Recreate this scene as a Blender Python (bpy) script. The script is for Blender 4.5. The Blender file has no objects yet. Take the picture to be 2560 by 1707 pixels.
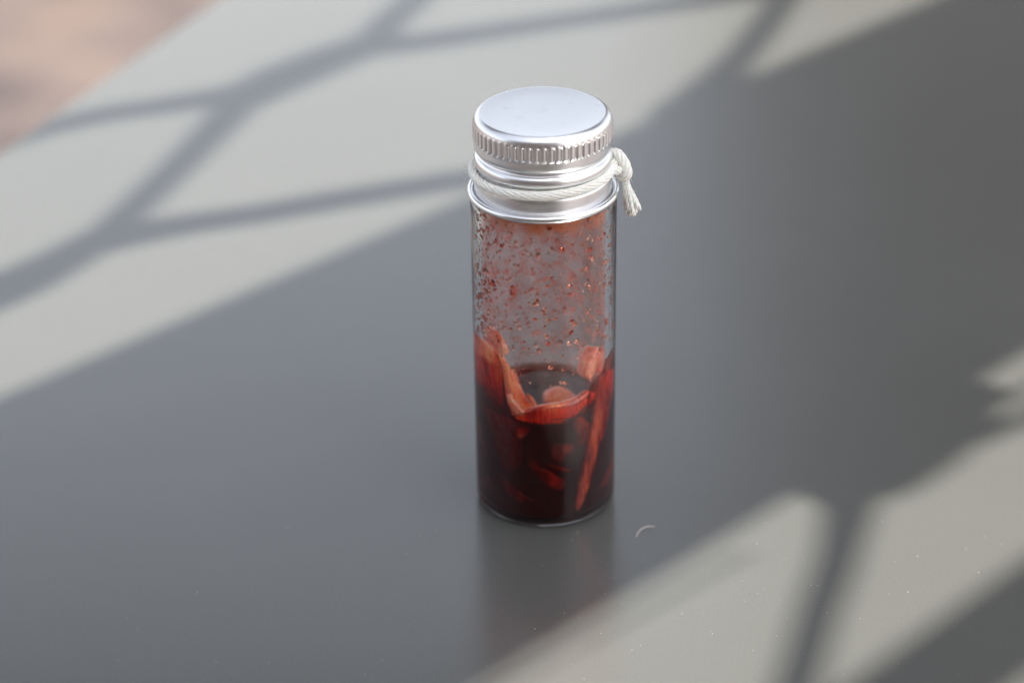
import bpy, bmesh, math, random
from math import sin, cos, pi, radians, sqrt, tan
from mathutils import Vector, Matrix, noise

S = bpy.context.scene
COL = S.collection
MM = 0.001

# ------------------------------------------------------------------ camera
cd = bpy.data.cameras.new('camera'); cam = bpy.data.objects.new('camera', cd); COL.objects.link(cam)
cd.sensor_width = 22.3; cd.lens = 50; cd.clip_start = 0.01; cd.clip_end = 500
cam.location = (0, -0.38136963, 0.24442897)
yaw, pit, roll = -0.01604113, -0.50474984, 0.0152307
fw = Vector((sin(yaw)*cos(pit), cos(yaw)*cos(pit), sin(pit)))
rt = Vector((cos(yaw), -sin(yaw), 0)); up = rt.cross(fw)
X = rt*cos(roll) - up*sin(roll); U = rt*sin(roll) + up*cos(roll)
cam.rotation_euler = Matrix((X, U, -fw)).transposed().to_euler()
cd.dof.use_dof = True; cd.dof.focus_distance = 0.416; cd.dof.aperture_fstop = 4.7
cd.dof.aperture_blades = 7
S.camera = cam

# ------------------------------------------------------------------ sky, sun, exposure
SUN_AZ, SUN_EL = radians(-40), radians(57)
w = bpy.data.worlds.new('World'); S.world = w; w.use_nodes = True
nt = w.node_tree; bg = nt.nodes['Background']
sky = nt.nodes.new('ShaderNodeTexSky'); sky.sky_type = 'NISHITA'; sky.sun_disc = False
sky.sun_elevation = SUN_EL; sky.sun_rotation = pi/2 - SUN_AZ
sky.air_density = 1.0; sky.dust_density = 2.5; sky.ozone_density = 0.6
hsv = nt.nodes.new('ShaderNodeHueSaturation'); hsv.inputs['Saturation'].default_value = .34     # hazy, milky sky
nt.links.new(sky.outputs[0], hsv.inputs['Color']); nt.links.new(hsv.outputs[0], bg.inputs[0]); bg.inputs[1].default_value = 0.085
sv = Vector((cos(SUN_EL)*cos(SUN_AZ), cos(SUN_EL)*sin(SUN_AZ), sin(SUN_EL)))
sl = bpy.data.lights.new('sun', 'SUN'); sl.energy = 3.6; sl.angle = radians(0.5); sl.color = (1, .945, .85)
so = bpy.data.objects.new('sun', sl); COL.objects.link(so); so.location = sv*3
so.rotation_euler = sv.to_track_quat('Z', 'Y').to_euler()
S.view_settings.view_transform = 'Standard'; S.view_settings.look = 'None'
S.view_settings.exposure = 2.14; S.view_settings.gamma = 1
S.cycles.max_bounces = 24; S.cycles.transmission_bounces = 20; S.cycles.glossy_bounces = 8
S.cycles.transparent_max_bounces = 24; S.cycles.diffuse_bounces = 5; S.cycles.volume_bounces = 2
S.cycles.blur_glossy = 0.3; S.cycles.sample_clamp_indirect = 8
S.cycles.use_denoising = True

# ------------------------------------------------------------------ helpers
def tag(o, label=None, cat=None, group=None, kind=None):
    for k, v in (('label', label), ('category', cat), ('group', group), ('kind', kind)):
        if v: o[k] = v
    return o

def empty(name, loc, label, cat):
    o = bpy.data.objects.new(name, None); COL.objects.link(o); o.location = loc
    o.empty_display_size = .01
    return tag(o, label, cat)

def link(name, bm, mat, parent=None, smooth=True):
    bmesh.ops.recalc_face_normals(bm, faces=bm.faces)
    me = bpy.data.meshes.new(name); bm.to_mesh(me); bm.free()
    if smooth:
        for p in me.polygons: p.use_smooth = True
    me.materials.append(mat)
    o = bpy.data.objects.new(name, me); COL.objects.link(o)
    if parent:
        o.parent = parent
        o.matrix_parent_inverse = Matrix.Translation(-parent.location)
    return o

def lathe(prof, seg=128, rmod=None, closed=False):
    """prof: (r, z) in mm"""
    bm = bmesh.new(); rings = []
    for r, z in prof:
        if r < 1e-6:
            rings.append([bm.verts.new((0, 0, z*MM))])
        else:
            ring = []
            for i in range(seg):
                a = 2*pi*i/seg
                rr = r + (rmod(a, r, z) if rmod else 0)
                zz = z(a) if callable(z) else z
                ring.append(bm.verts.new((rr*cos(a)*MM, rr*sin(a)*MM, zz*MM)))
            rings.append(ring)
    pairs = list(zip(rings, rings[1:]))
    if closed: pairs.append((rings[-1], rings[0]))
    for A, B in pairs:
        if len(A) == 1 and len(B) == 1: continue
        for i in range(seg):
            j = (i+1) % seg
            if len(A) == 1: bm.faces.new((A[0], B[i], B[j]))
            elif len(B) == 1: bm.faces.new((A[i], A[j], B[0]))
            else: bm.faces.new((A[i], A[j], B[j], B[i]))
    return bm

def smooth_prof(pts, n=6):
    """Catmull-Rom through the (r,z) points"""
    out = []
    P = [pts[0]] + list(pts) + [pts[-1]]
    for i in range(1, len(P)-2):
        a, b, c, d = P[i-1], P[i], P[i+1], P[i+2]
        for k in range(n):
            t = k/n
            out.append(tuple(.5*((2*b[q]) + (-a[q]+c[q])*t + (2*a[q]-5*b[q]+4*c[q]-d[q])*t*t + (-a[q]+3*b[q]-3*c[q]+d[q])*t**3) for q in range(len(b))))
    out.append(tuple(pts[-1]))
    return out

def tube(bm, pts, rad, seg=8, flat=None):
    """pts: list of Vector (m); rad: number or list (m); parallel-transport frame"""
    n = len(pts)
    if not isinstance(rad, (list, tuple)): rad = [rad]*n
    T0 = (pts[1]-pts[0]).normalized()
    N = T0.orthogonal().normalized()
    if flat is not None: N = (flat - T0*flat.dot(T0)).normalized()
    rings = []
    for i in range(n):
        T = (pts[min(i+1, n-1)] - pts[max(i-1, 0)]).normalized()
        N = (N - T*N.dot(T)).normalized(); B = T.cross(N)
        rings.append([bm.verts.new(pts[i] + (N*cos(2*pi*k/seg) + B*sin(2*pi*k/seg))*rad[i]) for k in range(seg)])
    for A, C in zip(rings, rings[1:]):
        for k in range(seg):
            j = (k+1) % seg
            bm.faces.new((A[k], A[j], C[j], C[k]))
    bm.faces.new(rings[0][::-1]); bm.faces.new(rings[-1])

def box(bm, c, sx, sy, sz, ax=None, ay=None, az=None):
    ax = ax or Vector((1, 0, 0)); ay = ay or Vector((0, 1, 0)); az = az or Vector((0, 0, 1))
    c = Vector(c); v = []
    for dz in (-1, 1):
        for dx, dy in ((-1, -1), (1, -1), (1, 1), (-1, 1)):
            v.append(bm.verts.new(c + ax*dx*sx/2 + ay*dy*sy/2 + az*dz*sz/2))
    for f in ((0, 3, 2, 1), (4, 5, 6, 7), (0, 1, 5, 4), (1, 2, 6, 5), (2, 3, 7, 6), (3, 0, 4, 7)):
        bm.faces.new([v[i] for i in f])

def bevel(bm, w, seg=2):
    bmesh.ops.bevel(bm, geom=bm.edges[:], offset=w, segments=seg, profile=.5, affect='EDGES')

def spline(pts, n=8):
    return [Vector(p) for p in smooth_prof([tuple(p) for p in pts], n)]

# ------------------------------------------------------------------ materials
class Mat:
    def __init__(s, name):
        s.m = bpy.data.materials.new(name); s.m.use_nodes = True
        s.t = s.m.node_tree; s.p = s.t.nodes['Principled BSDF']; s.out = s.t.nodes['Material Output']
    def set(s, **k):
        for a, v in k.items():
            s.p.inputs[a.replace('_', ' ')].default_value = v
        return s
    def n(s, typ, **k):
        nd = s.t.nodes.new('ShaderNode'+typ)
        for a, v in k.items():
            if hasattr(nd, a): setattr(nd, a, v)
            else: nd.inputs[a.replace('_', ' ')].default_value = v
        return nd
    def l(s, a, b): s.t.links.new(a, b)
    def coord(s):
        return s.n('TexCoord').outputs['Object']
    def noise(s, scale, detail=4, rough=.55, vec=None):
        q = s.n('TexNoise', Scale=scale, Detail=detail, Roughness=rough)
        s.l(vec or s.coord(), q.inputs['Vector']); return q.outputs[0]
    def ramp(s, fac, stops):
        r = s.n('ValToRGB'); e = r.color_ramp.elements
        while len(e) < len(stops): e.new(.5)
        for el, (p, c) in zip(e, stops):
            el.position = p; el.color = (*c, 1) if len(c) == 3 else (c[0], c[0], c[0], 1)
        s.l(fac, r.inputs[0]); return r.outputs[0]
    def bump(s, h, strength, dist):
        b = s.n('Bump', Strength=strength, Distance=dist); s.l(h, b.inputs['Height']); s.l(b.outputs[0], s.p.inputs['Normal'])
        return b

def mat_table():
    m = Mat('satin_grey_laminate')
    m.set(Roughness=.24, IOR=2.1)
    big = m.noise(9, 3)
    c = m.ramp(big, [(.3, (.0735, .0750, .0705)), (.7, (.0805, .0820, .0775))]); gr = m.ramp(m.noise(2200, 2), [(.3, (.93,)), (.7, (1.07,))])
    mu = m.n('MixRGB', blend_type='MULTIPLY'); mu.inputs[0].default_value = 1; m.l(c, mu.inputs[1]); m.l(gr, mu.inputs[2]); m.l(mu.outputs[0], m.p.inputs['Base Color'])
    r = m.ramp(m.noise(22, 6, .6), [(.3, (.225,)), (.72, (.27,))]); m.l(r, m.p.inputs['Roughness'])
    return m.m

def mat_alu(name='satin_aluminium', rough=.31):
    m = Mat(name); m.set(Metallic=1.0, Base_Color=(.86, .86, .87, 1))
    r = m.ramp(m.noise(900, 4), [(.35, (rough-.01,)), (.7, (rough+.015,))]); m.l(r, m.p.inputs['Roughness'])
    m.bump(m.noise(2500, 2), .015, .00005)
    return m.m

def mat_glass():
    m = Mat('clear_glass'); m.set(Transmission_Weight=1.0, Roughness=0.0, IOR=1.43, Base_Color=(.985, .99, .988, 1))
    return m.m

def mat_liquid():
    m = Mat('dark_red_syrup'); g = m.n('BsdfGlass'); g.inputs['Roughness'].default_value = 0
    at = m.n('Attribute', attribute_name='ior'); m.l(at.outputs['Fac'], g.inputs['IOR']); m.l(g.outputs[0], m.out.inputs['Surface'])
    a = m.n('VolumeAbsorption', Density=2200.0); a.inputs['Color'].default_value = (.86, .20, .04, 1)
    sc = m.n('VolumeScatter', Density=60.0, Anisotropy=.2); sc.inputs['Color'].default_value = (1, .07, .03, 1)   # fine pulp
    ad = m.n('AddShader'); m.l(a.outputs[0], ad.inputs[0]); m.l(sc.outputs[0], ad.inputs[1]); m.l(ad.outputs[0], m.out.inputs['Volume'])
    return m.m

def mat_fruit(name, lo, mid, hi, scale=260, sss=.4):
    m = Mat(name); m.set(Roughness=.2, IOR=1.42)
    v = m.n('Mapping'); m.l(m.coord(), v.inputs[0]); v.inputs['Scale'].default_value = (1, 1, .4)
    blot = m.noise(scale, 3, .5, v.outputs[0])
    f = m.n('Mapping'); m.l(m.coord(), f.inputs[0]); f.inputs['Scale'].default_value = (1, 1, .12)
    fib = m.noise(1900, 4, .6, f.outputs[0])                      # fibres along the slice
    a = m.n('MapRange'); m.l(fib, a.inputs[0]); a.inputs[1].default_value = .3; a.inputs[2].default_value = .7; a.inputs[3].default_value = -.11; a.inputs[4].default_value = .11
    b = m.n('Math', operation='ADD'); m.l(blot, b.inputs[0]); m.l(a.outputs[0], b.inputs[1])
    c = m.ramp(b.outputs[0], [(.33, lo), (.49, mid), (.66, hi)])
    m.l(c, m.p.inputs['Base Color'])
    m.set(Subsurface_Weight=sss, Subsurface_Scale=.0009, Subsurface_Radius=(1, .3, .12), Coat_Weight=1.0, Coat_Roughness=.05, Coat_IOR=1.45)
    m.bump(b.outputs[0], .45, .0005)
    return m.m

def mat_drop():
    m = Mat('red_droplet'); m.set(Transmission_Weight=.96, Roughness=.08, IOR=1.36)
    c = m.ramp(m.noise(420, 1), [(.35, (.98, .66, .56)), (.62, (.93, .32, .2))]); m.l(c, m.p.inputs['Base Color'])
    return m.m

def mat_film():
    m = Mat('red_residue_film')
    tr = m.n('BsdfTransparent'); m.set(Roughness=.5)
    tl = m.n('BsdfTranslucent'); df = m.n('BsdfDiffuse')
    sep = m.n('SeparateXYZ'); m.l(m.coord(), sep.inputs[0])
    n1 = m.noise(330, 6, .65)
    tint = m.ramp(n1, [(.38, (.985, .94, .93)), (.55, (.95, .84, .815)), (.72, (.9, .66, .6))]); m.l(tint, tr.inputs[0])
    for q in (tl, df): q.inputs[0].default_value = (.92, .27, .09, 1)
    mx = m.n('MixShader'); mx.inputs[0].default_value = .45; m.l(tl.outputs[0], mx.inputs[1]); m.l(df.outputs[0], mx.inputs[2])
    bandc = m.n('MixRGB'); bandc.inputs[1].default_value = (.86, .2, .12, 1); bandc.inputs[2].default_value = (.95, .27, .07, 1)
    for q in (tl, df): m.l(bandc.outputs[0], q.inputs[0])
    # amount of residue: patches, thick just under the cap and near the liquid
    patch = m.ramp(m.noise(420, 6, .65), [(.38, (.025,)), (.54, (.15,)), (.61, (.44,)), (.72, (.75,))])
    nz = m.noise(240, 3); sc = m.n('MapRange'); sc.inputs[1].default_value = .3; sc.inputs[2].default_value = .7
    sc.inputs[3].default_value = -.0016; sc.inputs[4].default_value = .0016; m.l(nz, sc.inputs[0])
    ad = m.n('Math', operation='ADD'); m.l(sep.outputs[2], ad.inputs[0]); m.l(sc.outputs[0], ad.inputs[1])
    mr = m.n('MapRange'); m.l(ad.outputs[0], mr.inputs[0]); mr.inputs[1].default_value = .0602; mr.inputs[2].default_value = .0640
    mr.inputs[3].default_value = 0; mr.inputs[4].default_value = .9
    m.l(mr.outputs[0], bandc.inputs[0])
    low = m.n('MapRange'); m.l(sep.outputs[2], low.inputs[0])      # runs back down, so thinner just above the syrup
    low.inputs[1].default_value = .030; low.inputs[2].default_value = .042; low.inputs[3].default_value = .12; low.inputs[4].default_value = 1
    pm = m.n('Math', operation='MULTIPLY'); m.l(patch, pm.inputs[0]); m.l(low.outputs[0], pm.inputs[1])
    mxm = m.n('Math', operation='MAXIMUM'); m.l(pm.outputs[0], mxm.inputs[0]); m.l(mr.outputs[0], mxm.inputs[1])
    fin = m.n('MixShader'); m.l(mxm.outputs[0], fin.inputs[0]); m.l(tr.outputs[0], fin.inputs[1]); m.l(mx.outputs[0], fin.inputs[2])
    m.l(fin.outputs[0], m.out.inputs['Surface'])
    return m.m

def mat_string():
    m = Mat('undyed_cotton'); m.set(Roughness=.9, Specular_IOR_Level=.2, Sheen_Weight=.3)
    c = m.ramp(m.noise(1500, 4), [(.3, (.76, .75, .69)), (.7, (.88, .87, .82))]); m.l(c, m.p.inputs['Base Color'])
    m.set(Subsurface_Weight=.15, Subsurface_Scale=.0005)
    m.bump(m.noise(5000, 3), .6, .0001)
    return m.m

def mat_plain(name, col, rough=.5, ior=1.45, metallic=0, nscale=None, var=.15):
    m = Mat(name); m.set(Base_Color=(*col, 1), Roughness=rough, IOR=ior, Metallic=metallic)
    if nscale:
        lo = tuple(c*(1-var) for c in col); hi = tuple(c*(1+var) for c in col)
        m.l(m.ramp(m.noise(nscale, 4), [(.3, lo), (.7, hi)]), m.p.inputs['Base Color'])
    return m.m

def mat_terrace():
    m = Mat('terracotta_terrace'); m.set(Roughness=.85)
    c = m.ramp(m.noise(5.5, 2), [(.36, (.042, .033, .035)), (.45, (.078, .060, .058)), (.56, (.105, .078, .070)), (.68, (.118, .072, .05))])
    f = m.ramp(m.noise(40, 5), [(.3, (.8,)), (.7, (1.1,))])
    mu = m.n('MixRGB', blend_type='MULTIPLY'); mu.inputs[0].default_value = 1; m.l(c, mu.inputs[1]); m.l(f, mu.inputs[2])
    m.l(mu.outputs[0], m.p.inputs['Base Color'])
    return m.m

TABLE, ALU, GLASS, LIQ = mat_table(), mat_alu(), mat_glass(), mat_liquid()
RIM = mat_alu('polished_aluminium_rim', .24)
FR_RED = mat_fruit('stained_fruit_flesh', (.36, .010, .002), (.86, .095, .009), (.95, .36, .12))
FR_PALE = mat_fruit('pale_fruit_flesh', (.48, .045, .014), (.86, .24, .10), (.93, .48, .31))
FR_DEEP = mat_fruit('dimmed_red_fruit', (.07, .003, .002), (.19, .012, .003), (.36, .06, .02))  # darkened copy for submerged pieces: dimness of the syrup put into the colour
FR_STRIP = mat_fruit('brown_red_fruit_skin', (.10, .005, .002), (.38, .05, .006), (.62, .19, .055), 330)
FR_ORANGE = mat_fruit('orange_fruit_flesh', (.52, .035, .007), (.88, .17, .045), (.95, .44, .22))
DROP, FILM, COT = mat_drop(), mat_film(), mat_string()

# ------------------------------------------------------------------ table and terrace
ZT = -0.46
bm = bmesh.new(); box(bm, (0, 0, ZT-.05), 60, 60, .1)
tag(link('terrace_floor', bm, mat_terrace(), smooth=False), kind='structure')

hw = empty('added_right_wall', (.75, 5.4, ZT), 'added plastered wall, out of view beyond the table at right, darkening its reflections', 'wall')  # unseen wall, added so the table's sheen falls off to the right
PLA = mat_plain('added_wall_plaster', (.3, .28, .25), .9, nscale=3)
bm = bmesh.new(); box(bm, (.75, 5.4, ZT+1.75), .3, 7.0, 3.5); link('wall_body', bm, PLA, hw, smooth=False)
bm = bmesh.new(); box(bm, (.75, 5.4, ZT+3.54), .4, 7.1, .08); bevel(bm, .01); link('coping', bm, PLA, hw, smooth=False)
fc = empty('added_back_wall', (-1.2, -2.4, ZT), 'added brown wall, out of view behind the camera, blocking the sky in front reflections', 'wall')  # unseen wall, added to keep bright sky out of the glass and cap front
PL2 = mat_plain('added_wall_brown', (.24, .2, .175), .9, nscale=3)
bm = bmesh.new(); box(bm, (-1.2, -2.4, ZT+1.25), 5.2, .3, 2.5); link('wall_body', bm, PL2, fc, smooth=False)
bm = bmesh.new(); box(bm, (-1.2, -2.37, ZT+2.54), 5.3, .44, .08); bevel(bm, .01); link('coping', bm, PL2, fc, smooth=False)
cn = empty('added_canopy', (0, 1.75, ZT), 'added dark canopy on four posts, out of view beyond the table, dimming its reflections', 'canopy')  # unseen canopy, added to dim the sky reflected in the nearer table top
FAB = mat_plain('added_canopy_dark', (.06, .058, .055), .9)
bm = bmesh.new(); box(bm, (0, 1.85, 2.15), 4.4, 1.9, .03); link('canopy_sheet', bm, FAB, cn, smooth=False)
for px in (-2.15, 2.15):
    for py in (.95, 2.75):
        bm = bmesh.new(); tube(bm, [Vector((px, py, ZT)), Vector((px, py, 2.13))], .025, 10); link('post', bm, FAB, cn)
d = Vector((.364, .9314, 0)).normalized(); e = Vector((d.y, -d.x, 0)); Zv = Vector((0, 0, 1))
def tb(ee, dd, z): return e*ee + d*dd + Vector((0, 0, z))
table = empty('table', tb(-.0, .30, ZT), 'low garden table with a smooth satin grey top, under the glass vial', 'table')
e0, e1, d0, d1 = -.1925, .155, -.15, .95
bm = bmesh.new(); box(bm, tb((e0+e1)/2, (d0+d1)/2, -.011), e1-e0, d1-d0, .022, e, d, Zv); bevel(bm, .0016, 3)
link('table_top', bm, TABLE, table, smooth=False)
GREYMET = mat_plain('grey_powder_coat', (.16, .16, .165), .5)
bm = bmesh.new(); box(bm, tb(0, .4, ZT/2-.012), .09, .16, -ZT-.024-.02, e, d, Zv); bevel(bm, .006)
link('pedestal', bm, GREYMET, table, smooth=False)
bm = bmesh.new(); box(bm, tb(0, .4, ZT+.011), .3, .6, .022, e, d, Zv); bevel(bm, .004)
link('foot_plate', bm, GREYMET, table, smooth=False)

# ------------------------------------------------------------------ added overhead lattice, its boards and branching bars shaped to cast the table's shadows
un = Vector((sqrt(.5), -sqrt(.5), 0)); ut = Vector((sqrt(.5), sqrt(.5), 0))
HL = .70                                # height of the lattice above the table
OFF = Vector((cos(SUN_AZ), sin(SUN_AZ), 0))*(HL/tan(SUN_EL)) + Vector((0, 0, HL))
def lat(n, t):
    """point of the overhead lattice that shades table point n, t (mm)"""
    return un*(n*MM) + ut*(t*MM) + OFF
T0, T1, NF = -.27, .38, .27             # ends of the boards, and the far beam, in the lattice's own plane (m)
bal = empty('shadow_lattice', OFF*1 + un*NF + ut*(T0+T1)/2 + Vector((0, 0, ZT-HL)), 'dark metal lattice of boards and branching bars on two posts, overhanging the grey table', 'lattice')
CH = mat_plain('dark_painted_metal', (.05, .052, .055), .45)
def board(n0, n1, th=.008, name='board'):
    bm = bmesh.new()
    box(bm, OFF + un*(n0+n1)/2*MM + ut*(T0+T1)/2, (n1-n0)*MM, T1-T0, th, un, ut, Zv); bevel(bm, .002)
    link(name, bm, CH, bal, smooth=False)
board(-107.5, 34.3); board(82, 100); board(111, 215); board(NF*1000, NF*1000+30, .03, 'beam'); board(-345, -330)
for tt in (T0, T1):
    bm = bmesh.new(); box(bm, OFF + un*(NF-.345)/2 + ut*tt + Vector((0, 0, .014)), NF+.345, .02, .02, un, ut, Zv); bevel(bm, .003)
    link('side_bar', bm, CH, bal, smooth=False)
    bm = bmesh.new(); pz = OFF + un*(NF+.015) + ut*tt
    box(bm, Vector((pz.x, pz.y, (ZT+HL-.016)/2)), .03, .03, HL-.016-ZT, un, ut, Zv); bevel(bm, .004)
    link('post', bm, CH, bal, smooth=False)
def branch(pts, wid):
    bm = bmesh.new()
    P = [lat(*p) for p in pts]
    if len(P) > 2: P = spline(P, 6)
    n = len(P)
    if not isinstance(wid, (tuple, list)): wid = (wid, wid)
    R = []
    for i in range(n):
        f = i/(n-1)*(len(wid)-1); k = min(int(f), len(wid)-2); R.append((wid[k]*(1-f+k)+wid[k+1]*(f-k))*MM/2*.95)
    tube(bm, P, R, 10, un)
    link('branching_bar', bm, CH, bal)
branch([(-140, -230), (-146, -150), (-150.0, -80), (-150.5, -34.1), (-151, -20), (-153.0, -8), (-156, 6.1)], (19, 17, 14.5, 11))
branch([(-154, 2), (-163, 19), (-174.9, 41.5), (-186.0, 61.4), (-199.0, 83.5)], (10, 9, 9.5, 12))
branch([(-240, -90), (-225, -30), (-222.0, 10), (-221.5, 27.7), (-220.9, 35.9), (-216.7, 51.3), (-209.2, 67.5), (-202, 86)], (8, 9, 10, 12))
branch([(-199.0, 82), (-202.1, 99.9), (-203.5, 118.6), (-204.2, 134.1)], (15, 17, 16, 13))
branch([(-203, 130), (-207, 139), (-213.9, 151.2), (-221.4, 166.7), (-240, 200), (-262, 245), (-310, 330)], (12, 10, 10, 10))
branch([(-203, 128), (-192.5, 148.9), (-181.6, 173.6), (-167.5, 205.1), (-156.0, 231.2), (-140, 275), (-110, 340)], (13, 11.5, 11, 11))
branch([(-155, 2), (-148.4, 21.4), (-138.8, 40.8), (-130.0, 61.4), (-116.8, 90.0), (-100, 125)], (12, 10.5, 10.5, 10.5))
branch([(-95, 146), (-104.2, 157), (-111.3, 176), (-120.6, 199.8), (-134.1, 229.4), (-151.3, 264.5), (-180, 330)], (22, 14, 9.5, 9, 9))
branch([(36, 52), (45.4, 38), (56.1, 20.6), (63.4, 6.4), (74.3, -13.2), (84, -32)], (13, 8, 7, 7))
branch([(37.5, -140), (38, -60), (40, -23.0), (42, 12)], (1.3, 1.3))
branch([(40, 34), (42, 50), (42, 66), (40.5, 82), (38, 96)], (10, 17, 17, 13, 6))
branch([(46, 66), (49.5, 80), (54, 105), (62, 150), (84, 230)], (6.5, 4.5, 5, 6))
branch([(43, 74), (44.2, 95), (46, 140), (60, 230)], (5, 2, 2))
branch([(-222, 20), (-240, -10), (-270, -60), (-315, -150)], (10, 9, 9, 9))
branch([(-240, -10), (-262, 60), (-312, 150)], (9, 9, 9))

# ------------------------------------------------------------------ the vial
vial = empty('glass_vial', (0, 0, 0), 'clear glass vial with ridged silver screw cap, standing on the grey table', 'vial')
def arc(cx, cz, r, a0, a1, n=8):
    return [(cx + r*cos(radians(a0+(a1-a0)*i/n)), cz + r*sin(radians(a0+(a1-a0)*i/n))) for i in range(n+1)]
outer = [(0, .55), (6, .5), (10.2, .3), (11.2, .08), (11.7, 0)] + arc(11.7, 1.8, 1.8, -80, 0, 8) + [(13.5, 4), (13.5, 30), (13.5, 64.6)] + arc(12.3, 64.6, 1.2, 10, 80, 6) + [(11.6, 66.2), (11.2, 66.8), (10.9, 67.4), (10.9, 78.6)]
# height of the wet line round the wall: 22.8 where the syrup stands free, higher where slices hold it against the glass
WET = [(-180, 22.8), (-140, 23.2), (-118, 27), (-104, 33.5), (-91, 36.0), (-78, 37.4), (-64, 37.2), (-52, 36.7), (-45, 35.9), (-40.5, 34.3), (-38, 31.6), (-38, 29.2), (-34, 25.8), (-29, 23.9), (-17, 25.0), (-3, 26.3), (15, 26.3), (30, 26.4),
       (40, 27.2), (46, 29.4), (53, 30.4), (60, 31.2), (66, 33.0), (78, 33.6), (92, 31.6), (104, 28), (122, 24), (150, 22.9), (180, 22.8)]
def wetline(a):
    ph = math.degrees(a) + 90
    if ph > 180: ph -= 360
    for (p0, z0), (p1, z1) in zip(WET, WET[1:]):
        if p0 <= ph <= p1 and p1 > p0:
            f = (ph-p0)/(p1-p0); f = f*f*(3-2*f)
            return z0 + (z1-z0)*f + .25*noise.noise(Vector((ph*.11, 0, 2))) + .12*noise.noise(Vector((ph*.5, 4, 2)))
    return 22.8
SEG = 320
inner_dry = [(9.3, 78.6), (9.3, 67.4)] + arc(10.1, 64.6, 1.6, 95, 5, 8) + [(11.7, 63), (11.7, 40), (11.7, wetline)]
wet = [(11.7, wetline), (11.7, 20), (11.7, 12), (11.7, 3.4)] + arc(9.7, 3.0, 2.0, 0, -82, 8) + [(6, .97), (0, .95)]
link('glass_body', lathe(outer+inner_dry, SEG), GLASS, vial)      # open where the liquid wets it: there the liquid's own skin is the boundary

# screw cap
cap_p = [(0, 80.62), (4, 80.66), (8, 80.74), (10.6, 80.86), (11.35, 80.9), (11.55, 80.86), (11.85, 80.7), (12.18, 80.42), (12.42, 80.08), (12.56, 79.7), (12.62, 79.4)]
cap_k = [(12.64, 79.4 - .16*i) for i in range(1, 20)]
cap_l = [(12.62, 76.15), (12.6, 75.7), (12.6, 75.2), (12.56, 74.7), (12.42, 74.3), (12.12, 74.02), (11.85, 73.82), (11.8, 73.55), (11.95, 73.3), (12.25, 73.1), (12.5, 72.8), (12.64, 72.4), (12.66, 71.95), (12.55, 71.5), (12.3, 71.15), (12.05, 70.9), (11.98, 70.2), (12.05, 69.6), (12.3, 69.2), (12.52, 68.9), (12.6, 68.4), (12.6, 67.4), (12.6, 66.2), (12.62, 65.75), (12.85, 65.45)]
cap_in = [(12.7, 65.35), (12.3, 65.5), (12.2, 66), (11.9, 69), (11.6, 71), (11.5, 74), (11.6, 79.5), (11.2, 79.9), (0, 79.9)]
NR = 58
def knurl(a, r, z):
    if not 75.9 < z < 79.6: return 0
    ph = (a*NR/(2*pi)) % 1.0
    x = abs(ph-.5)*2                       # 1 in the groove
    g = max(0, (x-.55)/.45)**1.3
    arch = 79.5 - .45*x*x
    m = max(0, min(1, (arch-z)/.35))*max(0, min(1, (z-76.2)/.4))
    jit = 1 + .25*sin(a*7.3) * sin(a*3.1+1)
    return (.10*(1-x*x) - .40*max(0, (x-.35)/.65)**2.2)*m*jit
cap_prof = smooth_prof(cap_p, 3) + cap_k + smooth_prof(cap_l, 3) + cap_in
def capmod(a, r, z):
    k = knurl(a, r, z) if r > 12.3 else 0
    return k
cap = link('screw_cap', lathe(cap_prof, NR*12, capmod), ALU, vial)
# rolled lower rim of the cap
rim_prof = [(13.40 + .58*cos(2*pi*i/20), 65.6 + .66*sin(2*pi*i/20)) for i in range(20)]
link('rolled_rim', lathe(rim_prof, 160, closed=True), RIM, cap)

# residue film on the inside of the glass
link('residue_film', lathe([(11.66, 22.6 + i*.5) for i in range(82)] + [(11.64, 64.0), (11.4, 65.2), (10.6, 66.0), (9.6, 66.2)], 128), FILM, vial)
vial.children[-1]['label'] = 'thin pinkish red residue on the inside of the glass'

# ------------------------------------------------------------------ liquid
def skin(f): return lambda a: 22 + (wetline(a)-22)*f
liq = wet[::-1] + [(11.63, skin(.985)), (11.55, skin(.93)), (11.42, skin(.8)), (11.25, skin(.6)), (11.0, skin(.4)), (10.65, skin(.2)), (10.25, skin(.08)), (9.8, skin(.02)), (9, 22), (4, 22), (0, 22)]
o = link('red_liquid', lathe(liq, SEG), LIQ)
at = o.data.attributes.new('ior', 'FLOAT', 'FACE')                 # liquid to glass, or liquid to air
nwet = (len(wet)-1)*SEG
for p in o.data.polygons: at.data[p.index].value = 1.34/1.43 if p.index < nwet else 1.34
tag(o, 'dark red almost black syrup filling the bottom third of the glass vial', 'liquid')

# ------------------------------------------------------------------ fruit pieces
def piece_mesh(fn, nl=28, nc=20, pw=2.6, seed=0, amp=.12):
    """fn(u) -> (centre, side, depth, halfwidth, halfthick) ; vectors mm"""
    bm = bmesh.new(); rings = []
    for i in range(nl+1):
        u = i/nl; f = fn(u)
        ring = []
        for k in range(nc):
            a = 2*pi*k/nc
            x = abs(cos(a))**(2/pw)*(1 if cos(a) >= 0 else -1)
            y = abs(sin(a))**(2/pw)*(1 if sin(a) >= 0 else -1)
            v = f(x, y)
            nz = noise.noise_vector(v*.55 + Vector((seed*7.1, 3, seed)))*amp + noise.noise_vector(v*1.7 + Vector((seed, 0, 9)))*amp*.35
            ring.append(bm.verts.new((v+nz)*MM))
        rings.append(ring)
    for A, B in zip(rings, rings[1:]):
        for k in range(nc):
            j = (k+1) % nc; bm.faces.new((A[k], A[j], B[j], B[k]))
    bm.faces.new(rings[0][::-1]); bm.faces.new(rings[-1])
    return bm

def lerp_list(L, u):
    f = u*(len(L)-1); i = min(int(f), len(L)-2); f -= i
    f2 = f
    return L[i]*(1-f2) + L[i+1]*f2

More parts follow.
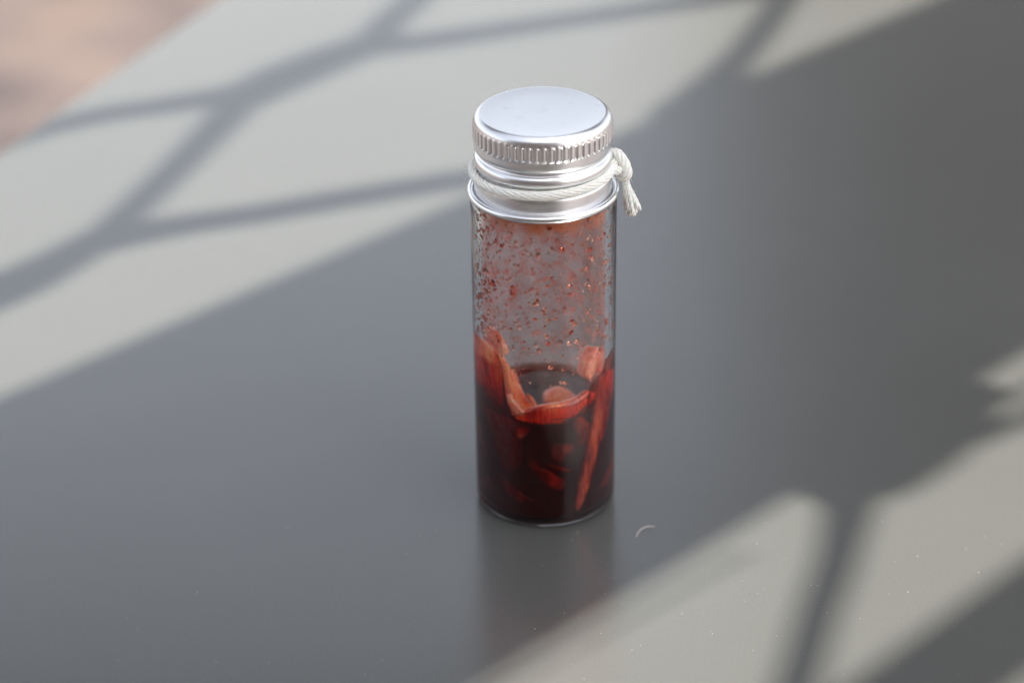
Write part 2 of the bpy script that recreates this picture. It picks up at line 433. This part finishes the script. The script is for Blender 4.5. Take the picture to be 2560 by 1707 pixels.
def end_round(u, p=.12):
    a = min(u/p, (1-u)/p, 1.0)
    return sqrt(max(0.03, 1-(1-a)**2))

def wall_piece(name, label, mat, path, hw, th, rout, seed, amp=.1, pr=.12, cat='fruit slice'):
    """ribbon lying along the inside wall: path of (phi deg, z), half widths, thickness, outer radius (lists over the path)"""
    P = smooth_prof([tuple(map(float, q)) for q in path], 8); n = len(P)
    def fn(u):
        f = u*(n-1); i = min(int(f), n-2); f -= i
        ph = P[i][0]*(1-f)+P[i+1][0]*f; z = P[i][1]*(1-f)+P[i+1][1]*f
        R = lerp_list(rout, u); W = lerp_list(hw, u)*end_round(u, pr); H = lerp_list(th, u)/2*(.5+.5*end_round(u, pr))
        ds = radians(P[i+1][0]-P[i][0])*11; dz = P[i+1][1]-P[i][1]; L = sqrt(ds*ds+dz*dz) or 1
        px, pz = -dz/L, ds/L
        def f3(x, y):
            a = radians(ph) + px*x*W/11; zz = z + pz*x*W
            r = min(R + (.5 if R > 11.48 else 0) - H + y*H, 11.73)
            return Vector((r*sin(a), -r*cos(a), max(zz, 1.9)))
        return f3
    o = link(name, piece_mesh(fn, 30, 20, 3.0, seed, amp), mat)
    for v in o.data.vertices:          # stay inside the glass
        r = sqrt(v.co.x**2+v.co.y**2); lim = 11.735*MM
        if r > lim: v.co.x *= lim/r; v.co.y *= lim/r
    return tag(o, label, cat, 'fruit pieces steeping in the vial')

def free_piece(name, label, mat, path, hw, th, nrm, seed, amp=.1, pr=.12, cat='fruit slice'):
    P = [Vector(q) for q in smooth_prof([tuple(map(float, q)) for q in path], 8)]; n = len(P); nrm = Vector(nrm).normalized()
    def fn(u):
        f = u*(n-1); i = min(int(f), n-2); f -= i
        c = P[i].lerp(P[i+1], f); T = (P[i+1]-P[i]).normalized()
        N = (nrm - T*nrm.dot(T)).normalized(); B = T.cross(N)
        W = lerp_list(hw, u)*end_round(u, pr); H = lerp_list(th, u)/2*(.5+.5*end_round(u, pr))
        return lambda x, y: c + B*x*W + N*y*H
    o = link(name, piece_mesh(fn, 26, 20, 3.0, seed, amp), mat)
    return tag(o, label, cat, 'fruit pieces steeping in the vial')

F = 'fruit_slice'
wall_piece(F, 'large orange red slice climbing the left wall of the vial', FR_RED, [(-74, 37.0), (-70, 33), (-66, 28), (-60, 22), (-54, 15), (-50, 9)], [4.4, 6.0, 6.0, 5.4, 4.6, 3.0], [2.2, 2.4, 2.2, 2], [11.5, 11.5, 11.2, 9.6, 8.4, 8], 1, .16, .1)
wall_piece(F, 'pale pink rim slice just behind the large orange slice at left', FR_PALE, [(-80, 37.8), (-66, 38.4), (-54, 37.9), (-46, 36.8), (-42, 35.4)], [.5, .8, .9, .9, .4], [1.6, 1.6, 1.4], [11.3, 11.2, 11.0], 2, .12)
wall_piece(F, 'pale pink sliver at the lower tip of the large left slice', FR_PALE, [(-36.5, 27.6), (-34, 26.4), (-30, 25.2), (-25, 24.3), (-18, 24.0)], [.35, .6, .8, .8, .3], [.9, .9, .9], [11.2, 11.3, 11.3], 3, .1)
wall_piece(F, 'red crescent slice lying across the front at liquid level', FR_RED, [(-28, 23.3), (-17, 23.8), (-4, 24.2), (10, 24.3), (24, 24.7), (38, 25.7), (50, 27)], [.3, 1.3, 1.9, 2.0, 1.7, 1.3, 1.0], [1.5, 2, 2, 1.5], [11.3, 11.42, 11.3, 11.1, 11.2, 11.45], 4, .14, .08)
wall_piece(F, 'orange chunk high on the right wall behind the long strip', FR_ORANGE, [(51, 29.4), (58, 31.6), (66, 32.8), (78, 32)], [1.6, 2.1, 2.2, 1.2], [3, 3, 2.5], [10.6, 10.8, 11], 5, .16, .2)
wall_piece(F, 'broad wet red slice pressed against the right wall', FR_RED, [(82, 33.2), (80, 30), (76, 26), (70, 21), (64, 15)], [2.2, 3.2, 3.4, 2.8, 1.6], [1.5, 1.5, 1.4], [11.45, 11.3, 10.3], 6, .14)
wall_piece(F, 'long thin orange strip reaching from right wall down to the base', FR_STRIP, [(60, 30.4), (58.5, 27), (60, 23.5), (56, 19.5), (50, 15.5), (43.5, 11), (37.5, 6.8), (33, 4.0), (30.5, 2.4)], [1.3, 1.8, 1.85, 1.8, 1.7, 1.55, 1.3, .9, .25], [1.6, 1.6, 1.4], [11.46, 11.47, 11.47, 11.46, 11.4], 7, .06, .06)
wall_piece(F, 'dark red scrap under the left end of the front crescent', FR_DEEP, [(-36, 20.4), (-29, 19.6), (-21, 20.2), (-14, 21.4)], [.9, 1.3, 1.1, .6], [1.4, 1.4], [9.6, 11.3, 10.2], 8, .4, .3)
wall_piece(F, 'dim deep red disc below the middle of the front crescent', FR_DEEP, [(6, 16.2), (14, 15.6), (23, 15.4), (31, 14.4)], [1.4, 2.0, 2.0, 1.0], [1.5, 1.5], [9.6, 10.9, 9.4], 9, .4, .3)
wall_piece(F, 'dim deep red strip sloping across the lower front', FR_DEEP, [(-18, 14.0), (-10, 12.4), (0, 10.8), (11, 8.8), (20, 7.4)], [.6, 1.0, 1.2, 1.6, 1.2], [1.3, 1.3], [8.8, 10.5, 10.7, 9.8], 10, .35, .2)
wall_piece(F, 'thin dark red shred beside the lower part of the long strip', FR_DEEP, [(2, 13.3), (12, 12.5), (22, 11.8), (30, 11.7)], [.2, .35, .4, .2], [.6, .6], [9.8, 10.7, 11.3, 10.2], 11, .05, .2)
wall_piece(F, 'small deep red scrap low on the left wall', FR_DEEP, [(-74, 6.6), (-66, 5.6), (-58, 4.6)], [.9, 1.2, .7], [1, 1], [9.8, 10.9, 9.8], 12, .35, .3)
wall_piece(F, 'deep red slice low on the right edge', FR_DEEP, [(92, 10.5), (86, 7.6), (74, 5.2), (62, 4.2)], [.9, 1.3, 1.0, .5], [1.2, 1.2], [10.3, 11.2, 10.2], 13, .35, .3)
free_piece(F, 'pale orange upright strip leaning in the middle of the vial', FR_ORANGE, [(-6.6, -.2, 28.0), (-5.9, -1.6, 26.2), (-4.6, -4.2, 24.2), (-2.6, -7.4, 22.6), (-2.0, -8.6, 21.6)], [.95, 1.0, 1.1, 1.1, .8], [.7, .7], (.3, -.7, .8), 14, .08, .08)
free_piece(F, 'thin pale sliver standing beside the upright strip', FR_ORANGE, [(-3.4, -1.6, 23.4), (-2.3, -3.4, 22.9), (-1.6, -6.0, 22.2), (-1.8, -8.2, 21.7)], [.25, .55, .6, .25], [.5, .5], (.5, -.6, .7), 15, .06, .2)
free_piece(F, 'rounded brownish pink slice breaking the liquid surface in the middle', FR_ORANGE, [(-.2, 1.8, 21.3), (1.6, .6, 21.6), (3.4, -1.2, 21.4), (5.6, -3.6, 20.4)], [1.6, 3.1, 3.2, 2.0], [1.6, 1.8, 1.6], (.1, -.25, 1), 16, .16, .3)

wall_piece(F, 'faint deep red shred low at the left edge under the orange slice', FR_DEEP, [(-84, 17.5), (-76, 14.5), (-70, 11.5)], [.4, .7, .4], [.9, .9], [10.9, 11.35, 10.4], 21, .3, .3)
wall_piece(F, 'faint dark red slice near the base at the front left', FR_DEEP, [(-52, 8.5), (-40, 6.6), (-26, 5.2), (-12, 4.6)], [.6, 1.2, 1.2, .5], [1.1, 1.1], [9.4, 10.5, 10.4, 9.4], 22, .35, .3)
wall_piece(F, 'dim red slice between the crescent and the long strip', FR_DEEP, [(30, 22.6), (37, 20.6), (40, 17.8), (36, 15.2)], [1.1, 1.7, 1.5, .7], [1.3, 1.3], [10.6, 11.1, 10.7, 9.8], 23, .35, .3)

# ------------------------------------------------------------------ droplets and bubbles
rnd = random.Random(4)
def dome(bm, c, nrm, r, h, asp=1.0, rot=0, seg=8):
    nrm = nrm.normalized(); a = nrm.orthogonal().normalized(); zz = Vector((0, 0, 1))
    if abs(nrm.z) < .9: b = (zz - nrm*zz.dot(nrm)).normalized(); a = b.cross(nrm)
    else: b = nrm.cross(a)
    a2 = a*cos(rot)+b*sin(rot); b2 = -a*sin(rot)+b*cos(rot)
    rings = []
    wob = [1+rnd.uniform(-.18, .18) for _ in range(seg)]
    for q in (0, 28, 58):
        rr = cos(radians(q))*r; hh = sin(radians(q))*h
        rings.append([bm.verts.new(c + (a2*cos(2*pi*k/seg) + b2*sin(2*pi*k/seg)*asp)*rr*wob[k] + nrm*hh) for k in range(seg)])
    top = bm.verts.new(c+nrm*h)
    for A, B in zip(rings, rings[1:]):
        for k in range(seg): bm.faces.new((A[k], A[(k+1) % seg], B[(k+1) % seg], B[k]))
    for k in range(seg): bm.faces.new((rings[-1][k], rings[-1][(k+1) % seg], top))
    bm.faces.new(rings[0][::-1])
bm = bmesh.new()
def wall_drop(ph, z, r, h, asp, rot=0):
    a = radians(ph); n = Vector((sin(a), -cos(a), 0))
    dome(bm, n*11.74*MM + Vector((0, 0, z*MM)), -n, r*MM, h*MM, asp, rot)
for i in range(2200):
    zone = rnd.random()
    if zone < .34: ph = rnd.gauss(-66, 14); z = rnd.uniform(38, 65)
    elif zone < .48: ph = rnd.gauss(72, 12); z = rnd.uniform(35, 65)
    elif zone < .72: ph = rnd.uniform(-55, 60); z = 30+34*rnd.random()**.8
    else: ph = rnd.uniform(110, 250); z = rnd.uniform(26, 64)
    r = min(.5, max(.07, rnd.lognormvariate(-2.1, .68)))
    wall_drop(ph, z, r, r*rnd.uniform(.25, .5), rnd.uniform(.7, 1.5), rnd.uniform(-.7, .7))
for ph, z, r, asp in ((-73, 38.6, .45, 2.2), (-58, 52.5, .33, 1.5), (-59, 50, .28, 1.5), (62, 50.5, .34, 1.5), (80, 38.5, .5, 2.0), (74, 44, .4, 1.8), (76, 56, .35, 1.8),
                     (46, 55.5, .4, 1.4), (44, 57.5, .35, 1.5), (-8, 45, .45, .8), (4, 44.8, .5, .7), (10, 45, .4, .7), (-22, 43, .45, 1.3), (2, 41.5, .4, 1.3), (3, 40, .42, 1.4)):
    wall_drop(ph, z, r, r*.6, asp, rnd.uniform(-.5, .5))
o = link('droplets', bm, DROP)
tag(o, 'tiny red droplets speckling the inside of the clear glass wall', 'droplets', kind='stuff')

bm = bmesh.new()
def bub(x, y, z, r):
    m = Matrix.Translation((x*MM, y*MM, z*MM)); bmesh.ops.create_icosphere(bm, subdivisions=2, radius=r*MM, matrix=m)
for i in range(26):
    t = rnd.random(); ph = radians(-37+20*t); z = 30-6*t
    bub(11.3*sin(ph)+rnd.uniform(-.2, .2), -11.2*cos(ph), z+rnd.uniform(-.4, .4), rnd.uniform(.09, .24))
for i in range(34):
    x = rnd.uniform(-4, 6); y = rnd.uniform(-8, 7)
    bub(x, y, 22.05, rnd.uniform(.07, .16))
bub(.2, -5.6, 22.2, .4); bub(.9, -4.2, 22.2, .38); bub(-.3, -6.6, 22.1, .28); bub(.1, 7.6, 22.3, .42)
def airpocket():
    b2 = bmesh.new(); a = radians(14); n = Vector((sin(a), -cos(a), 0)); tg = Vector((cos(a), sin(a), 0))
    bmesh.ops.create_icosphere(b2, subdivisions=4, radius=1)
    for v in b2.verts:
        x, y, z = v.co; v.co = (n*11.43 + tg*x*1.75 + n*y*.22 + Vector((0, 0, 23.1 + z*.62 + .22*x*x - .1*x)))*MM
    m = Mat('air_pocket'); g = m.n('BsdfGlass'); g.inputs['IOR'].default_value = 1/1.34; g.inputs['Roughness'].default_value = 0
    m.l(g.outputs[0], m.out.inputs['Surface'])
    tag(link('air_bubble', b2, m.m), 'glossy crescent air bubble trapped against the glass under the front crescent slice', 'bubble')
airpocket()
BUB = Mat('bubble_skin'); BUB.set(Transmission_Weight=1.0, Roughness=.0, IOR=1.33, Base_Color=(1, .97, .96, 1))
o = link('bubbles', bm, BUB.m)
tag(o, 'tiny clear bubbles scattered along the edge of the red liquid', 'bubbles', kind='stuff')

# ------------------------------------------------------------------ cotton string
string = empty('cotton_string', (0, 0, 70*MM), 'undyed white cotton string wound below the silver cap and knotted at right', 'string')
def cord(pts, R, plies, pr, pitch, phase=0, seg=7):
    """twisted plies along a list of Vector points (m)"""
    bm = bmesh.new(); n = len(pts)
    L = [0]
    for i in range(1, n): L.append(L[-1] + (pts[i]-pts[i-1]).length)
    T0 = (pts[1]-pts[0]).normalized(); N = T0.orthogonal().normalized()
    fr = []
    for i in range(n):
        T = (pts[min(i+1, n-1)] - pts[max(i-1, 0)]).normalized(); N = (N - T*N.dot(T)).normalized(); fr.append((N.copy(), T.cross(N)))
    for k in range(plies):
        P = []
        for i in range(n):
            a = 2*pi*k/plies + phase + 2*pi*L[i]/pitch
            P.append(pts[i] + (fr[i][0]*cos(a)+fr[i][1]*sin(a))*R)
        rr = [pr*(1+.1*noise.noise(p*900)) for p in P]
        tube(bm, P, rr, seg)
    return bm
def loop(a0, a1, r, z, n=150, dz=lambda a: 0):
    return [Vector((r*cos(a0+(a1-a0)*i/n)*MM, r*sin(a0+(a1-a0)*i/n)*MM, (z+dz(a0+(a1-a0)*i/n) + .06*noise.noise(Vector((i*.13, z, 0))))*MM)) for i in range(n+1)]
o = link('string_loop', cord(loop(radians(8), radians(-352), 12.86, 70.2, dz=lambda a: .45*cos(a)), .54*MM, 7, .33*MM, 12*MM), COT, string)
def v3(*L): return [Vector(q)*MM for q in L]
kn = spline(v3((12.4, 2.6, 71.2), (13.4, 1.2, 71.9), (14.3, 0, 71.4), (15.0, -1.0, 70.3), (15.2, -1.5, 69.2), (14.8, -1.3, 68.4), (14.1, -.4, 68.5)), 7)
link('knot', cord(kn, .66*MM, 7, .4*MM, 9*MM), COT, string)
kn = spline(v3((12.6, -3, 70.3), (13.3, -2.2, 70.1), (14.0, -1.3, 69.7), (14.5, -.5, 69.3)), 7)
link('knot', cord(kn, .5*MM, 6, .33*MM, 8*MM, 1), COT, string)
for i, (x, y, z, sx) in enumerate(((15.3, -1.6, 61.6, -.6), (15.9, -.4, 60.2, -.2), (16.6, -1.5, 60.7, .2), (17.0, .3, 60.4, .4), (17.7, -.9, 61.6, .8), (16.3, .8, 61.2, .1), (15.7, -2.2, 62.2, -.4), (17.4, -1.8, 62.4, .6), (16.4, -2.4, 61.6, .2))):
    a = Vector((14.9+sx*.3, -.9+y*.12, 68.6)); m1 = Vector((15.2+sx*.5, -1.0+y*.3, 66.4)); m2 = Vector(((15.2+x)/2+sx*.4, y*.7-.4, 64))
    P = spline([v*MM for v in (a, m1, m2, Vector((x, y, z)))], 8)
    link('tail_strand', cord(P, .2*MM, 3, .25*MM, 3.4*MM, i), COT, string)
# stray fibres
bm = bmesh.new()
for i in range(150):
    q = rnd.random()
    if q < .6:
        a = rnd.uniform(-pi, .3); c = Vector((14.0*cos(a), 14.0*sin(a), 70.35+rnd.uniform(-.8, .8))); dr = Vector((cos(a), sin(a), rnd.uniform(-.8, .8)))
    else:
        c = Vector((rnd.uniform(14, 17), rnd.uniform(-2, 1), rnd.uniform(60.5, 72))); dr = Vector((rnd.uniform(-.4, 1), rnd.uniform(-1, .4), rnd.uniform(-1, .5)))
        c.x = 14.3 + (71-c.z)*.22 + rnd.uniform(-.5, .9)
    ln = rnd.uniform(.4, 1.3); cv = Vector((rnd.uniform(-1, 1), rnd.uniform(-1, 1), rnd.uniform(-1, 1)))*.5
    dr.normalize()
    tube(bm, [c*MM, (c+dr*ln*.5+cv*ln*.3)*MM, (c+dr*ln*.9+cv*ln)*MM], .012*MM, 3)
o = link('stray_fibre', bm, COT, string); o['kind'] = 'stuff'

# ------------------------------------------------------------------ lint and dust on the table
LINT = mat_plain('pale_lint', (.27, .26, .24), .9)
LINTF = mat_plain('pale_fibre', (.58, .54, .48), .9)
bm = bmesh.new()
tube(bm, spline([Vector(q)*MM for q in ((17.2, -16.6, .15), (18.0, -14.6, .35), (19.3, -13.4, .4), (20.9, -13.0, .15))], 8), .085*MM, 6)
o = link('lint_fibre', bm, LINTF); tag(o, 'short curved pale lint fibre lying on the table right of the vial', 'lint')
bm = bmesh.new()
def speck(x, y):
    s = min(.14, rnd.lognormvariate(-2.85, .45))
    if rnd.random() < .25:
        a = rnd.uniform(0, 2*pi); l = rnd.uniform(.3, 1.0)
        c = Vector((x, y, .06)); dv = Vector((cos(a), sin(a), 0))
        tube(bm, [c*MM, (c+dv*l*.5+Vector((-dv.y, dv.x, .3))*l*.25)*MM, (c+dv*l)*MM], .024*MM, 4)
    else:
        bmesh.ops.create_icosphere(bm, subdivisions=1, radius=s*MM, matrix=Matrix.Translation((x*MM, y*MM, s*.5*MM)) @ Matrix.Diagonal((1, rnd.uniform(.5, 1.4), .6, 1)))
for i in range(75): speck(rnd.gauss(48, 22), rnd.gauss(-36, 14))
for i in range(45): speck(rnd.uniform(-95, 90), rnd.uniform(-68, -12))
vial_clear = [v for v in bm.verts if (v.co.x**2+v.co.y**2) < (15*MM)**2]
bmesh.ops.delete(bm, geom=vial_clear, context='VERTS')
o = link('dust', bm, LINT); tag(o, 'pale dust specks scattered over the grey table top', 'dust', kind='stuff')

bm = bmesh.new(); r2 = random.Random(11)
for i in range(5):
    a = r2.uniform(0, 2*pi); q = 10*sqrt(r2.random()); c = Vector((q*cos(a), q*sin(a), 80.86)); b = r2.uniform(0, 2*pi); l = r2.uniform(.5, 1.6)
    dv = Vector((cos(b), sin(b), 0)); pv = Vector((-dv.y, dv.x, 0))*r2.uniform(-.4, .4)
    tube(bm, spline([c*MM, (c+dv*l*.5+pv*l)*MM, (c+dv*l)*MM], 4), .011*MM, 4)
for i in range(9):
    a = r2.uniform(0, 2*pi); q = 10.5*sqrt(r2.random())
    bmesh.ops.create_icosphere(bm, subdivisions=1, radius=r2.uniform(.02, .045)*MM, matrix=Matrix.Translation((q*cos(a)*MM, q*sin(a)*MM, 80.82*MM)))
o = link('cap_lint', bm, mat_plain('dark_lint', (.12, .11, .12), .9)); tag(o, 'tiny dark fibres and specks lying on the flat silver cap top', 'lint', kind='stuff')
